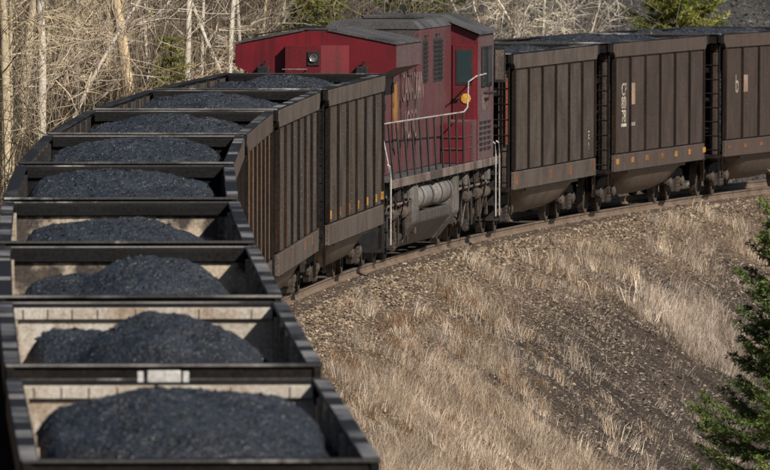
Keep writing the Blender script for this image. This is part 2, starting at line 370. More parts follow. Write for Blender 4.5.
def build_gondola():
    root = empty('coal_gondola')
    np_ = 6; pw = 2 * PY / np_
    pm = MB().box(-.03, .03, -pw / 2 + .05, pw / 2 - .05, 1.33, 3.52).mesh('side_panel', bevel=.012); pm.materials.append(M['panel'])
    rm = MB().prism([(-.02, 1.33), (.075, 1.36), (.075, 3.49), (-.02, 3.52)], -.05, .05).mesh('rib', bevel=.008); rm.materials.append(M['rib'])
    bm_ = MB()
    for k in range(15):
        z = 1.45 + k * .145
        for yy in (.12,): bm_.box(.03, .046, yy - .02, yy + .02, z - .014, z + .014)
    bm_ = bm_.mesh('rivets'); bm_.materials.append(M['chord'])
    ipm = MB().box(-.029, .029, -.05, .05, 2.2, 3.78).mesh('inner_post'); ipm.materials.append(M['liner_side'])
    for sx in (-1, 1):
        x = sx * (HW - .075)
        for i in range(np_):
            o = link('side_panel', pm, None, root, (x, -PY + pw * (i + .5), 0))
            o2 = link('rivets', bm_, None, o); o2['kind'] = 'stuff'
            if sx < 0: o.rotation_euler = (0, 0, pi)
        for i in range(np_ + 1):
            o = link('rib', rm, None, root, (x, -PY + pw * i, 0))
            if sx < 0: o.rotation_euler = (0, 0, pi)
        a, b = (x - .03, HW) if sx > 0 else (-HW, x + .03)
        # upper chord with sloping gussets past the last panel
        MB().prismx([(-PY - .30, RIM - .22), (-PY - .08, RIM - .34), (PY + .08, RIM - .34), (PY + .30, RIM - .22), (PY + .30, RIM - .03), (-PY - .30, RIM - .03)], a, b).build('top_chord', M['chord'], root, bevel=.012)
        for e in (-1, 1):
            y0, y1 = sorted((e * (PY + .302), e * HL))
            MB().box(a + .01, b - .01, y0, y1, RIM - .22, RIM - .031).build('chord_end', M['dark_metal'], root, bevel=.012)
        MB().box(min(sx * (HW - .165), sx * (HW + .004)), max(sx * (HW - .165), sx * (HW + .004)), -HL + .01, HL - .01, RIM - .029, RIM).build('chord_cap', M['chord_top'], root, bevel=.006)
        for i, (y0, L) in enumerate(((-6.9, 2.2), (-3.4, 1.1), (-.6, 2.6), (3.6, .8), (5.2, 1.7))):          # bright worn lengths of the cap
            MB().box(min(sx * (HW - .15), sx * HW), max(sx * (HW - .15), sx * HW), y0, y0 + L, RIM + .001, RIM + .007).build('cap_plate', M['bare_edge'], root)
        MB().box(min(sx * (HW - .1), sx * (HW - .01)), max(sx * (HW - .1), sx * (HW - .01)), -PY - .05, PY + .05, .93, 1.31).build('side_sill', M['chord'], root, bevel=.012)
        MB().box(min(sx * (HW - .14), sx * (HW - .115)), max(sx * (HW - .14), sx * (HW - .115)), -PY, PY, 1.0, 3.5).build('inner_side', M['liner_side'], root)
        for i in range(1, np_): link('inner_post', ipm, None, root, (sx * (HW - .17), -PY + pw * i, 0))
    for e in (-1, 1):
        ya, yb = sorted((e * (PY + .12), e * (PY + .16)))
        MB().box(-1.45, 1.45, ya, yb, 1.0, RIM - .25).build('end_wall', M['dark_metal'], root)
        ya, yb = sorted((e * (PY + .09), e * (PY + .115)))
        MB().box(-1.44, 1.44, ya, yb, 1.0, RIM - .175).build('end_lining', M['liner_dark'], root)
        # inner top strip with seams
        ya, yb = sorted((e * (PY + .035), e * (PY + .12)))
        MB().box(-1.43, 1.43, ya, yb, RIM - .165, RIM - .035).build('end_lip', M['liner_dark'], root, bevel=.008)
        sm = MB()
        for q in (-1.32, -1.05, -.78, -.5, -.08, .62, 1.2): sm.box(q - .006, q + .006, *sorted((e * (PY + .028), e * (PY + .036))), RIM - .16, RIM - .05)
        sm.build('lip_seams', M['chord'], root)['kind'] = 'stuff'
        ya, yb = sorted((e * (PY + .125), e * (HL - .03)))
        MB().box(-1.58, 1.58, ya, yb, RIM - .24, RIM - .012).build('end_chord', M['dark_metal'], root, bevel=.01)
        ya, yb = sorted((e * (HL - .028), e * (HL + .006)))
        MB().box(-1.585, 1.585, ya, yb, RIM - .028, RIM + .003).build('chord_flange', M['flange'], root, bevel=.006)
        for z in (1.5, 2.2, 2.9):
            ya, yb = sorted((e * (PY + .162), e * (PY + .28)))
            MB().box(-1.42, 1.42, ya, yb, z, z + .12).build('end_stiffener', M['dark_metal'], root, bevel=.01)
        for sx in (-1, 1):
            ya, yb = sorted((e * (PY + .16), e * (PY + .30)))
            MB().box(sx * 1.33 - .08, sx * 1.33 + .08, ya, yb, .985, RIM - .26).build('end_post', M['panel'] if e < 0 else M['dark_metal'], root, bevel=.01)
            ld = MB(); y0 = e * (PY + .46)
            ld.tube([(sx * 1.50, y0, 1.0), (sx * 1.50, y0, RIM - .25)], .022, 5); ld.tube([(sx * 1.10, e * (PY + .42), 1.0), (sx * 1.10, e * (PY + .42), RIM - .25)], .022, 5)
            for k in range(8): ld.tube([(sx * 1.08, e * (PY + .42), 1.1 + k * .33), (sx * 1.52, y0, 1.1 + k * .33)], .018, 5)
            ld.build('ladder', M['dark_metal'], root)
            MB().tube([(sx * 1.3, e * (PY + .2), .95), (sx * .55, e * (HL - .05), .95)], .05, 6).build('end_brace', M['dark_metal'], root)
            MB().tube([(sx * .7, e * (PY + .3), 1.0), (sx * .7, e * (PY + .3), 2.6)], .03, 5).build('brake_rod', M['dark_metal'], root)
            st = MB(); st.tube([(sx * 1.5, e * (PY + .05), .95), (sx * 1.5, e * (PY + .05), .45), (sx * 1.5, e * (PY + .45), .45), (sx * 1.5, e * (PY + .45), .95)], .02, 5)
            st.build('step', M['rib'], root)
        ya, yb = sorted((e * (PY + .17), e * (HL + .12)))
        MB().box(-1.5, 1.5, ya, yb, .90, .98).build('end_platform', M['dark_metal'], root, bevel=.01)
        cp = MB(); ya, yb = sorted((e * (HL + .0), e * (HL + .62))); cp.box(-.09, .09, ya, yb, .70, .86)
        ya, yb = sorted((e * (HL + .50), e * (HL + .852))); cp.box(-.19, .14, ya, yb, .62, .94)
        cp.build('coupler', M['truck'], root, bevel=.02)
        build_truck('truck', root, e * 5.05, 1.83, .457, 2)
    MB().revolve([(.02, -.03), (.26, -.03), (.26, .03), (.02, .03)], 'y', (-.62, -PY - .40, 2.35), 16).build('brake_wheel', M['truck'], root)
    MB().box(-.2, .2, -HL - .25, HL + .25, .52, .93).build('center_sill', M['dark_metal'], root)
    # rounded belly between the trucks
    b = MB(); ny, nx = 25, 13; YB = 4.25
    for i in range(ny):
        y = -YB + 2 * YB * i / (ny - 1); u = abs(y) / YB
        dep = .70 * max(0, 1 - u ** 5) ** .55
        for j in range(nx):
            t = -1 + 2 * j / (nx - 1); b.v.append((t * (HW - .11), y, .95 - dep * max(0, 1 - abs(t) ** 3.2) ** .5 - .002))
    for i in range(ny - 1):
        for j in range(nx - 1): k = i * nx + j; b.f.append((k, k + 1, k + nx + 1, k + nx))
    b.build('tub', M['tub'], root, smooth=True)
    for sx in (-1, 1):
        MB().box(min(sx * (HW - .13), sx * (HW - .10)), max(sx * (HW - .13), sx * (HW - .10)), -YB, YB, .86, .95).build('tub_flange', M['tub'], root)
    MB().box(-1.44, 1.44, -PY, PY, 1.0, 1.03).build('floor', M['liner_side'], root)
    return root
proto = build_gondola()

# per-car traits: tint, end lining material, dz, coal base level, coal mounds (x, y, rx, ry, height) relative to rim
CARS = {
 1: dict(t=.2, lin='liner_clean', dz=-.06, base=-.80, m=[(.0, .0, 1.75, 6.0, 1.02), (-.0, -3.5, 1.72, 4.0, .90)]),
 2: dict(t=.3, lin='liner_clean', dz=0, base=-1.15, m=[(.20, -.6, 1.15, 4.2, 1.34), (-.72, 2.4, .92, 3.4, 1.06), (.0, -4.4, 1.3, 2.8, .85)]),
 3: dict(t=.1, lin='liner_mid', dz=0, base=-.95, m=[(.22, -.6, 1.0, 4.0, 1.08), (-.68, 1.0, 1.0, 4.6, .80), (.0, -4.6, 1.35, 2.6, .65)]),
 4: dict(t=.4, lin='liner_mid', dz=0, base=-.78, m=[(-.15, -.2, 1.45, 6.0, .76)]),
 5: dict(t=.2, lin='liner_dark', dz=0, base=-.50, m=[(-.05, -.3, 1.6, 5.8, .64)]),
 6: dict(t=.5, lin='liner_dark', dz=0, base=-.50, m=[(.0, .0, 1.6, 5.8, .64)]),
 7: dict(t=.7, lin='liner_dark', dz=0, base=-.55, m=[(.10, -.2, 1.5, 5.2, .66)]),
 8: dict(t=.15, lin='liner_dark', dz=0, base=-.50, m=[(-.1, .0, 1.55, 5.6, .56)]),
 9: dict(t=.1, lin='liner_dark', dz=0, base=-.52, m=[(.1, -.3, 1.55, 5.6, .58)]),
 10: dict(t=.2, lin='liner_dark', dz=0, base=-.40, m=[(0, 0, 1.7, 7.0, .45)]),
 11: dict(t=.75, lin='liner_dark', dz=0, base=-.40, m=[(0, 1, 1.7, 7.0, .47)]),
 12: dict(t=.9, lin='liner_dark', dz=0, base=-.40, m=[(0, -1, 1.7, 7.0, .47)]),
}
CAR_LABEL = {
 1: 'coal gondola at the bottom edge, nearest of the train, white plate on its far rim',
 2: 'second nearest coal gondola, with a clean pale inner end wall',
 3: 'third nearest coal gondola, brown stained inner end, two-humped coal',
 4: 'fourth nearest coal gondola, its coal flattest and lying low',
 5: 'fifth nearest coal gondola, its open top just beyond the low flat load',
 6: 'sixth nearest coal gondola on the left, dark rim against the woods',
 7: 'seventh nearest coal gondola, narrow rusty brown flank showing right of its top',
 8: 'coal gondola second behind the locomotive, plain grey flank without yellow marks',
 9: 'grey coal gondola coupled behind the red locomotive, yellow squares low on its flank',
 10: 'grey-brown coal gondola directly ahead of the locomotive cab, two orange end marks',
 11: 'brown coal gondola with tall faded stencil and a row of yellow marks',
 12: 'brown coal gondola cut off by the right edge of the picture',
}
COAL_LABEL = {
 1: 'broad heap of black coal in the nearest gondola', 2: 'tall peaked coal heap in the second nearest gondola',
 3: 'two-humped black coal heap in the third nearest gondola', 4: 'low flat black coal load in the fourth nearest gondola',
 5: 'rounded coal load in the fifth nearest gondola', 6: 'rounded coal load in the sixth nearest gondola',
 7: 'coal load in the seventh nearest gondola, whose brown flank shows', 8: 'coal load in the gondola second behind the locomotive',
 9: 'coal load right below the red end of the locomotive', 10: 'coal load in the gondola just ahead of the locomotive cab',
 11: 'coal load of the gondola with the tall faded stencil', 12: 'coal load of the gondola at the right edge',
}
# one lumpy scatter shape reused for loose lumps
OCT = np.array([(1, 0, 0), (-1, 0, 0), (0, 1, 0), (0, -1, 0), (0, 0, 1), (0, 0, -1)], float)
OCF = np.array([(0, 2, 4), (2, 1, 4), (1, 3, 4), (3, 0, 4), (2, 0, 5), (1, 2, 5), (3, 1, 5), (0, 3, 5)])
def rocks(P, size, col, flat=.7, r=rng, half=False):
    n = len(P); V = OCT[None] * (.6 + .8 * r.random((n, 6, 1)))
    V = V * (size[:, None, None] * np.stack([.7 + .7 * r.random(n), .6 + .6 * r.random(n), flat * (.6 + .7 * r.random(n))], -1)[:, None, :])
    a = r.random(n) * 2 * pi; b = (r.random(n) - .5) * 1.0; ca, sa, cb, sb = np.cos(a)[:, None], np.sin(a)[:, None], np.cos(b)[:, None], np.sin(b)[:, None]
    x, y, z = V[..., 0], V[..., 1], V[..., 2]; y, z = y * cb - z * sb, y * sb + z * cb
    x, y = x * ca - y * sa, x * sa + y * ca
    V = np.stack([x, y, z], -1) + P[:, None, :]
    nv, fc = (5, OCF[:4]) if half else (6, OCF)          # half: stones bedded in the ground have no underside
    V = V[:, :nv]
    F = (fc[None] + (np.arange(n) * nv)[:, None, None]).reshape(-1)
    C = np.repeat(col[:, None, :], nv, 1).reshape(-1, 3)
    return V.reshape(-1, 3), F, C
def coal_height(c, X, Y):
    z = np.full(X.shape, c['base'])
    for mx, my, rx, ry, h in c['m']:
        d = np.sqrt(((X - mx) / rx) ** 2 + ((Y - my) / ry) ** 2); z = np.logaddexp(z * 14, (c['base'] + h * np.exp(-.62 * d ** 3)) * 14) / 14
    q = c['seed'] * 13.7
    z = z + (fbm(X * 1.3 + q, Y * .8 + q, 3) - .5) * .24 + (fbm(X * 2.6 + q, Y * 1.7 + 3 * q, 2) - .5) * .08 + (fbm(X * 5 + q, Y * 4, 3) - .5) * .07
    return z - .22 * sstep(1.15, 1.46, abs(X)) - (.38 if c['seed'] >= 5 else .25) * sstep(4.6, 6.6, abs(Y))
def build_coal(i, c):
    xs = np.linspace(-1.462, 1.462, 54); ys = np.linspace(-PY - .06, PY + .06, 140)
    X, Y = np.meshgrid(xs, ys, indexing='ij'); c['seed'] = i
    Z = coal_height(c, X, Y) + RIM - .05
    Z += (rng.random(Z.shape) - .5) * .028
    V = np.stack([X, Y, Z], -1).reshape(-1, 3); ni, nj = X.shape; I = np.arange(ni * nj).reshape(ni, nj)
    F = np.stack([I[:-1, :-1], I[1:, :-1], I[1:, 1:], I[:-1, 1:]], -1).reshape(-1)
    # closed underside so that the load has depth
    ring = np.concatenate([I[:, 0], I[-1, 1:], I[::-1, -1][1:], I[0, ::-1][1:-1]])
    B = V[ring].copy(); B[:, 2] = 1.06; nb = len(V); V = np.vstack([V, B]); m = len(ring); k = np.arange(m); k2 = (k + 1) % m
    F = np.concatenate([F, np.stack([ring[k2], ring[k], nb + k, nb + k2], -1).reshape(-1)])
    me = np_mesh('coal_load', V, F, 4, M['coal'], None, False)
    o = link('coal_load', me, None)
    n = 900; px = rng.uniform(-1.38, 1.38, n); py = rng.uniform(-6.3, 6.3, n)
    P = np.stack([px, py, coal_height(c, px, py) + RIM - .05], -1)
    V, F, C = rocks(P, rng.uniform(.010, .030, n) * (1 + (rng.random(n) > .96) * .8), np.ones((n, 3)), .8)
    l = link('coal_lumps', np_mesh('coal_lumps', V, F, 3, M['coal']), None, o); l['kind'] = 'stuff'
    return o
def s_mid(i): return 16.2 * (i - 1) + HL + (22.2 if i >= 10 else 0)
def place(o, s, half, dz=0):
    xa, ya, _ = track(s - half); xb, yb, _ = track(s + half); za, zb = float(zrail(s - half)), float(zrail(s + half))
    o.location = ((xa + xb) / 2, (ya + yb) / 2, (za + zb) / 2 + dz)
    o.rotation_euler = (math.atan2(zb - za, 2 * half), 0, -math.atan2(xb - xa, yb - ya))
def marks(root, i):
    x = HW - .006
    pw = 2 * PY / 6
    if i == 9:
        for k in range(7): MB().box(x - .03, x + .012, -PY + pw * k + (.1 if k < 6 else -.35), -PY + pw * k + (.36 if k < 6 else -.1), 1.42, 1.57).build('reflector', M['reflector'], root)
    if i == 11:
        for k in range(7): MB().box(x - .03, x + .002, -PY + .1 + k * 2.13, -PY + .5 + k * 2.13, 1.10, 1.22).build('reflector', M['reflector'], root)
    if i == 10:
        for yy, a in ((-PY + .05, .34), (-1.1, .3), (2.2, .3), (PY - .55, .36)): MB().box(x - .03, x + .002, yy, yy + a, 1.04, 1.24 if abs(yy) < 4 else 1.29).build('reflector', M['orange'], root)
    if i == 12:
        for k in range(4): MB().box(x - .03, x + .002, -PY + .25 + k * 2.13, -PY + .65 + k * 2.13, 1.12, 1.20).build('reflector', M['orange'], root)
    if i in (7, 8):
        for k in range(5): MB().box(x - .03, x + .002, -PY + .5 + k * 2.6, -PY + .7 + k * 2.6, 1.12, 1.28).build('reflector', M['orange' if i == 8 else 'reflector'], root)
    xs = HW - .044
    def stencil(txt, y, z, size, sx=1.0, mat='stencil'):
        text_mesh('stencil', txt, size, M[mat], root, (xs, y, z), sx)
    if i == 11:
        for k, tx in enumerate(('CP', '80', '78')): stencil(tx, -PY + 1.05, 2.62 - k * .30, .40, 1.6)
        MB().box(xs - .002, xs + .003, -PY + 1.0, -PY + 1.75, 1.92, 1.99).build('stencil_bar', M['stencil'], root)
        MB().box(xs - .002, xs + .003, -PY + pw + .14, -PY + pw + .80, 2.40, 2.88).build('stencil_patch', M['stencil_tan'], root)
        MB().box(xs - .002, xs + .003, -PY + pw + .14, -PY + pw + .80, 1.92, 2.0).build('stencil_bar', M['stencil'], root)
    if i == 12:
        stencil('b', -PY + 1.35, 2.42, .62, 1.5)
        MB().box(xs - .002, xs + .003, -PY + pw + .2, -PY + pw + .8, 2.42, 2.82).build('stencil_patch', M['stencil_tan'], root)
    if i == 10:
        stencil('E', PY - 1.0, 1.75, .26, 1.6); stencil('1', PY - 1.0, 1.5, .26, 1.6)
        for z0, z1 in ((1.9, 3.3),):
            MB().box(1.42, 1.49, -PY - .36, -PY - .305, z0, z1).build('corner_plate', M['red_post'], root)
for i in list(range(2, 13)) + [1]:
    c = CARS[i]
    def fix(o, c=c):
        o['tint'] = float(c['t'])
        if o.name.split('.')[0] == 'chord_flange' and any(c is CARS[q] for q in (2, 3, 6, 7, 8)): o.material_slots[0].link = 'OBJECT'; o.material_slots[0].material = M['bare_edge']
        if o.name.split('.')[0] in ('inner_side', 'inner_post') and c['lin'] != 'liner_dark': o.material_slots[0].link = 'OBJECT'; o.material_slots[0].material = M['liner_side_clean']
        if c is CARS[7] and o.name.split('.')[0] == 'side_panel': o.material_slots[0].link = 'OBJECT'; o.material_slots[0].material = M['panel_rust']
        if o.name.split('.')[0] in (('end_lining', 'end_lip') if c['lin'] == 'liner_clean' else ('end_lining',)) and c['lin'] != 'liner_dark':
            o.material_slots[0].link = 'OBJECT'; o.material_slots[0].material = M[c['lin']]
    r = proto if i == 1 else copy_tree(proto)
    stack = [r]; drop = []
    while stack:
        q = stack.pop(); fix(q); stack += list(q.children); kind = q.name.split('.')[0]
        if kind == 'lip_seams' and i > 2: drop.append(q)
        if kind == 'cap_plate':
            left = q.data.vertices[0].co.x < 0
            if (left and i >= 5) or (i > 2 and random.random() < .15): drop.append(q)
            else: q.location.y = random.uniform(-.3, .3); q.scale.y = random.uniform(.7, 1.02) if i > 2 else 1.0
    for q in drop: bpy.data.objects.remove(q)
    place(r, s_mid(i), 5.05, c['dz']); tag(r, CAR_LABEL[i], 'freight car', 'coal gondolas of the train')
    marks(r, i)
    if i == 1:
        for x0, x1, z0, z1 in ((-.20, .13, -.06, .10), (-.30, -.24, -.04, .09), (.15, .21, -.04, .09)):
            MB().box(x0, x1, PY + .30, PY + .36, RIM + z0, RIM + z1).build('white_plate', M['white_plate'], r, bevel=.006)
    k = build_coal(i, c); k.location = r.location; k.rotation_euler = r.rotation_euler
    tag(k, COAL_LABEL[i], 'coal', 'coal loads in the gondolas')

# ------------------------------------------------------------------ locomotive, its rear end towards the camera
def build_loco():
    root = empty('diesel_locomotive'); tag(root, 'dusty red diesel locomotive with wide radiator end, between the coal gondolas', 'locomotive')
    # local y: 0 is s = 156.5; rear end -10.3, front +10.3
    W = 1.53
    MB().box(-W + .25, W - .25, -10.3, 10.3, 1.32, 1.655).build('frame', M['black'], root)
    for sx in (-1, 1):
        MB().box(min(sx * (W - .05), sx * W), max(sx * (W - .05), sx * W), -10.2, 10.2, 1.53, 1.70).build('deck_edge', M['deck'], root, bevel=.01)
    MB().box(-W + .06, W - .06, -10.25, 10.25, 1.661, 1.685).build('walkway', M['roof'], root)
    hw = .95
    # engine hood, one panel per door bay
    segs = [(-9.6, -8.4), (-8.4, -7.0), (-7.0, -5.6), (-5.6, -4.2), (-4.2, -2.9), (-2.9, -1.6), (-1.6, -.1)]
    for a, b in segs: MB().box(-hw, hw, a + .006, b - .006, 1.69, 4.05).build('hood_panel', M['hood'], root, bevel=.015)
    MB().prism([(-hw - .02, 4.052), (hw + .02, 4.052), (hw - .2, 4.24), (-hw + .2, 4.24)], -5.4, -.1).build('hood_roof', M['roof'], root)
    for a, b in ((-.1, 2.0), (2.0, 4.0), (4.0, 5.95)): MB().box(-hw - .012, hw + .012, a + .006, b - .006, 1.69, 4.50).build('blower_hood_panel', M['hood'], root, bevel=.015)
    MB().prism([(-hw - .03, 4.503), (hw + .03, 4.503), (hw - .12, 4.66), (-hw + .12, 4.66)], -.12, 5.95).build('blower_roof', M['roof'], root)
    MB().box(-hw + .1, hw - .1, -.145, -.112, 3.95, 4.48).build('blower_end_shade', M['roof_dark'], root)  # dark plate that paints shade onto the rear face of the blower hood
    for y0 in (.55, 2.5, 3.35):
        lv = MB().box(hw + .005, hw + .03, y0, y0 + .75, 3.40, 4.28).build('louver', M['louver'], root)
        s = MB()
        for k in range(9): s.box(hw + .03, hw + .05, y0 + .03, y0 + .72, 3.44 + k * .092, 3.49 + k * .092)
        s.build('slats', M['black'], lv)['kind'] = 'stuff'
    for y0, z0 in ((.9, 4.36), (3.0, 4.36), (-9.0, 3.3), (-2.2, 3.6)):
        MB().tube([(hw + .012, y0, z0), (hw + .06, y0 + .02, z0), (hw + .06, y0 + .18, z0), (hw + .012, y0 + .2, z0)], .02, 5).build('lifting_eye', M['black'], root)
    # door seams, hinges and latches on the hood
    for y0 in (-7.7, -6.3, -4.9, -3.5, -2.2, -.8):
        MB().box(hw + .001, hw + .012, y0 - .012, y0 + .012, 1.75, 3.85).build('door_seam', M['black'], root)
        for z in (2.2, 3.0, 3.6): MB().box(hw + .001, hw + .03, y0 - .10, y0 - .03, z, z + .12).build('door_latch', M['black'], root)
    # radiator: wide winged cross-section
    prof = [(-1.58, 4.34), (-1.58, 3.93), (-1.0, 3.62), (1.0, 3.62), (1.58, 3.90), (1.58, 4.34), (.25, 4.60), (-.25, 4.60)]
    MB().prism(prof, -9.95, -9.9).build('radiator_end', M['red'], root)
    MB().prism([(p[0] * .995, p[1] - .004) for p in prof], -9.899, -5.35).build('radiator_body', M['cab_grey'], root)
    for sx in (-1, 1):
        MB().prism([(sx * 1.60, 4.345), (sx * .24, 4.612), (sx * .24, 4.64), (sx * 1.60, 4.375)][::sx], -9.98, -5.3).build('radiator_roof', M['roof'], root)
        for k in range(8): MB().prism([(sx * 1.5, 4.397), (sx * .4, 4.612), (sx * .4, 4.632), (sx * 1.5, 4.417)][::sx], -9.75 + k * .55, -9.35 + k * .55).build('radiator_screen', M['roof'], root)
    # centre box with headlight, its right flank angled
    cb = MB(); cb.prism([(-.58, 3.64), (.12, 3.64), (.12, 4.33), (-.58, 4.33)], -10.16, -9.955); cb.build('number_box', M['red_dull'], root, bevel=.008)
    fl = MB(); fl.hexa([(.125, -10.16, 3.64), (.66, -9.96, 3.64), (.66, -9.955, 3.64), (.125, -9.955, 3.64), (.125, -10.16, 4.33), (.66, -9.96, 4.33), (.66, -9.955, 4.33), (.125, -9.955, 4.33)])
    fl.build('angled_panel', M['red'], root)
    MB().box(-.13, .10, -10.185, -10.162, 3.94, 4.21).build('headlight_bezel', M['black'], root)
    h = MB().revolve([(.02, -.012), (.055, -.016), (.072, -.03), (.08, 0)], 'y', (-.02, -10.187, 4.08), 18).build('headlight', M['lens'], root, smooth=True)
    MB().tube([(-.62, -10.0, 3.86), (-.62, -10.24, 3.86), (-.15, -10.24, 3.86), (-.15, -10.17, 3.86)], .014, 5).build('grab_iron', M['deck'], root)
    for x0 in (-1.02, .92):
        MB().box(x0 - .13, x0 + .13, -10.12, -9.96, 3.70, 3.92).build('marker_light', M['black'], root, bevel=.03)
        MB().tube([(x0, -10.04, 3.92), (x0 + .05, -10.04, 4.02)], .03, 6).build('marker_hook', M['black'], root)
    MB().tube([(-1.2, -9.9, 4.45), (-1.2, -9.9, 4.52), (-.2, -9.9, 4.70), (.2, -9.9, 4.70)], .015, 5).build('roof_grab', M['black'], root)
    MB().box(-.35, .35, -9.9, -9.3, 4.61, 4.68).build('lift_plate', M['roof_dark'], root, bevel=.02)
    # exhaust, horn and antenna plates on the roof
    MB().box(-.5, .5, -1.6, -.6, 4.24, 4.46).build('exhaust_stack', M['roof_dark'], root, bevel=.03)
    MB().box(-.55, .55, 3.0, 4.6, 4.66, 4.74).build('roof_hatch', M['roof_dark'], root, bevel=.02)
    MB().tube([(.1, 5.0, 4.66), (.1, 5.0, 4.86), (.1, 4.6, 4.88)], [.03, .03, .07], 8).build('horn', M['black'], root)
    # cab
    cy0, cy1 = 5.96, 9.0
    MB().prism([(-W, 1.70), (W, 1.70), (W, 4.30), (hw - .2, 4.62), (-hw + .2, 4.62), (-W, 4.30)], cy0 + .03, cy1).build('cab', M['cab_grey'], root, bevel=.012)
    MB().prism([(-W + .01, 1.71), (W - .01, 1.71), (W - .01, 4.29), (hw - .2, 4.61), (-hw + .2, 4.61), (-W + .01, 4.29)], cy0, cy0 + .028).build('cab_rear_wall', M['red_dull'], root)
    MB().prism([(W + .05, 4.305), (hw - .2, 4.64), (-hw + .2, 4.64), (-W - .05, 4.305), (-W - .05, 4.36), (-hw + .2, 4.70), (hw - .2, 4.70), (W + .05, 4.36)], cy0 - .12, cy1 + .08).build('cab_roof', M['roof'], root)
    d = MB().box(hw + .04, W - .07, cy0 - .03, cy0 - .002, 1.80, 4.10).build('cab_door', M['red_dull'], root, bevel=.01)
    MB().box(hw + .11, W - .12, cy0 - .042, cy0 - .031, 3.26, 4.0).build('door_window_frame', M['black'], d, bevel=.02)
    MB().box(hw + .15, W - .16, cy0 - .047, cy0 - .043, 3.31, 3.95).build('door_window', M['glass'], d)
    MB().tube([(hw + .07, cy0 - .03, 2.98), (hw + .07, cy0 - .09, 2.98), (hw + .2, cy0 - .09, 2.98)], .025, 6).build('door_handle', M['black'], d)
    MB().revolve([(.02, -.02), (.10, -.015), (.11, 0)], 'y', (1.27, cy0 - .035, 2.98), 9).build('yellow_plate', M['yellow'], root)
    for y0 in (6.5, 7.6):
        wf = MB().box(W + .001, W + .03, y0, y0 + .85, 3.20, 4.05).build('side_window_frame', M['black'], root, bevel=.02)
        MB().box(W + .028, W + .034, y0 + .08, y0 + .77, 3.28, 3.97).build('side_window', M['glass'], wf)
    mr = MB().box(W + .12, W + .36, 7.9, 7.94, 3.28, 4.02).build('wind_deflector', M['black'], root, bevel=.01)
    MB().box(W + .15, W + .33, 7.894, 7.899, 3.34, 3.96).build('deflector_pane', M['deck'], mr)
    MB().tube([(W, 7.0, 3.08), (W + .16, 7.0, 3.08), (W + .16, 7.9, 3.1)], .03, 5).build('arm_rest', M['black'], root)
    # nose beyond the cab
    MB().box(-1.2, 1.2, cy1 + .002, 10.1, 1.69, 3.2).build('nose', M['red'], root, bevel=.08)
    # equipment boxes on the walkway
    bx = MB().box(hw + .014, W - .09, 3.9, 5.5, 1.69, 2.50).build('battery_box', M['red_dull'], root, bevel=.012)
    for z in (1.98, 2.22): MB().box(hw + .016, W - .075, 3.87, 5.51, z, z + .03).build('box_trim', M['hood'], bx)
    MB().box(hw + .014, W - .03, 5.502, 5.93, 1.69, 2.55).build('sand_box', M['cab_grey'], root, bevel=.012)
    for y0 in (6.2, 7.0, 7.8):
        for k in range(6): MB().box(W + .001, W + .02, y0, y0 + .5, 1.9 + k * .11, 1.95 + k * .11).build('louver', M['black'], root)
    # handrails
    rl = MB(); xr = W - .03
    xi = xr - .14
    rl.tube([(xr, -10.1, 1.05), (xr, -10.1, 1.75), (xi, -10.25, 2.55), (xi, -10.25, 2.74), (xi, -10.15, 2.80), (xi, -9.3, 2.80), (xr, 3.4, 2.76), (xr, 4.1, 2.84), (xr, 4.3, 3.36), (xr, 5.9, 3.45), (W + .05, 7.0, 3.48)], .017, 6)
    rl.build('handrail', M['rail_white'], root, smooth=True)
    for k in range(11):
        y0 = -9.4 + k * 1.28
        MB().tube([(xr, y0, 1.5), (xr - .13 + k * .012, y0, 2.78)], .024, 6).build('stanchion', M['black'], root)
    for y0, z0 in ((-10.36, .45), (9.5, .45), (10.25, .45)):
        MB().tube([(xr + .03, y0, z0), (xr + .03, y0, 1.75), (xr + .03, y0 - .18 if y0 < 0 else y0 - .2, 1.98), (xr - .02, y0 - .2, 2.02)], .017, 6).build('step_rail', M['rail_white'], root, smooth=True)
    MB().tube([(-xr, -10.28, .55), (-xr, -10.28, 2.76), (-xr, -9.4, 2.80), (-xr, 5.9, 2.80)], .024, 6).build('handrail', M['rail_white'], root)
    for e in (-1, 1):
        for sx in (-1, 1):
            for k in range(4): MB().box(min(sx * 1.05, sx * 1.52), max(sx * 1.05, sx * 1.52), e * 10.0 - .25, e * 10.0 + .25, .35 + k * .32, .39 + k * .32).build('step', M['black'], root)
            MB().box(min(sx * 1.0, sx * 1.04), max(sx * 1.0, sx * 1.04), e * 10.0 - .3, e * 10.0 + .3, .3, 1.5).build('step_well', M['black'], root)
        MB().box(-1.4, 1.4, *sorted((e * 10.30, e * 10.36)), .30, 1.66).build('pilot', M['black'], root)
        cp = MB(); cp.box(-.09, .09, *sorted((e * 10.36, e * 10.8)), .70, .86); cp.box(-.18, .14, *sorted((e * 10.7, e * 11.0)), .62, .94); cp.build('coupler', M['truck'], root, bevel=.02)
        t = build_truck('truck', root, e * 6.9, 1.95, .53, 3)
        # brake cylinders, rods and dampers on the outside of the truck
        for sx in (-1, 1):
            for q in (-1.5, .5, 2.2):
                MB().tube([(sx * 1.30, e * 6.9 + q, .98), (sx * 1.30, e * 6.9 + q + .08, .98), (sx * 1.30, e * 6.9 + q + .09, .98), (sx * 1.30, e * 6.9 + q + .55, .98)], [.07, .075, .115, .115], 14).build('brake_cylinder', M['wheel'], t)
                MB().tube([(sx * 1.28, e * 6.9 + q + .3, 1.30), (sx * 1.28, e * 6.9 + q + .75, .50)], .05, 6).build('damper', M['wheel'], t)
                MB().tube([(sx * 1.26, e * 6.9 + q - .25, 1.25), (sx * 1.26, e * 6.9 + q - .25, .35)], .028, 6).build('sand_pipe', M['truck'], t)
            MB().tube([(sx * 1.34, e * 6.9 - 3.1, 1.16), (sx * 1.34, e * 6.9 + 3.1, 1.16)], .03, 5).build('brake_pipe', M['deck'], t)
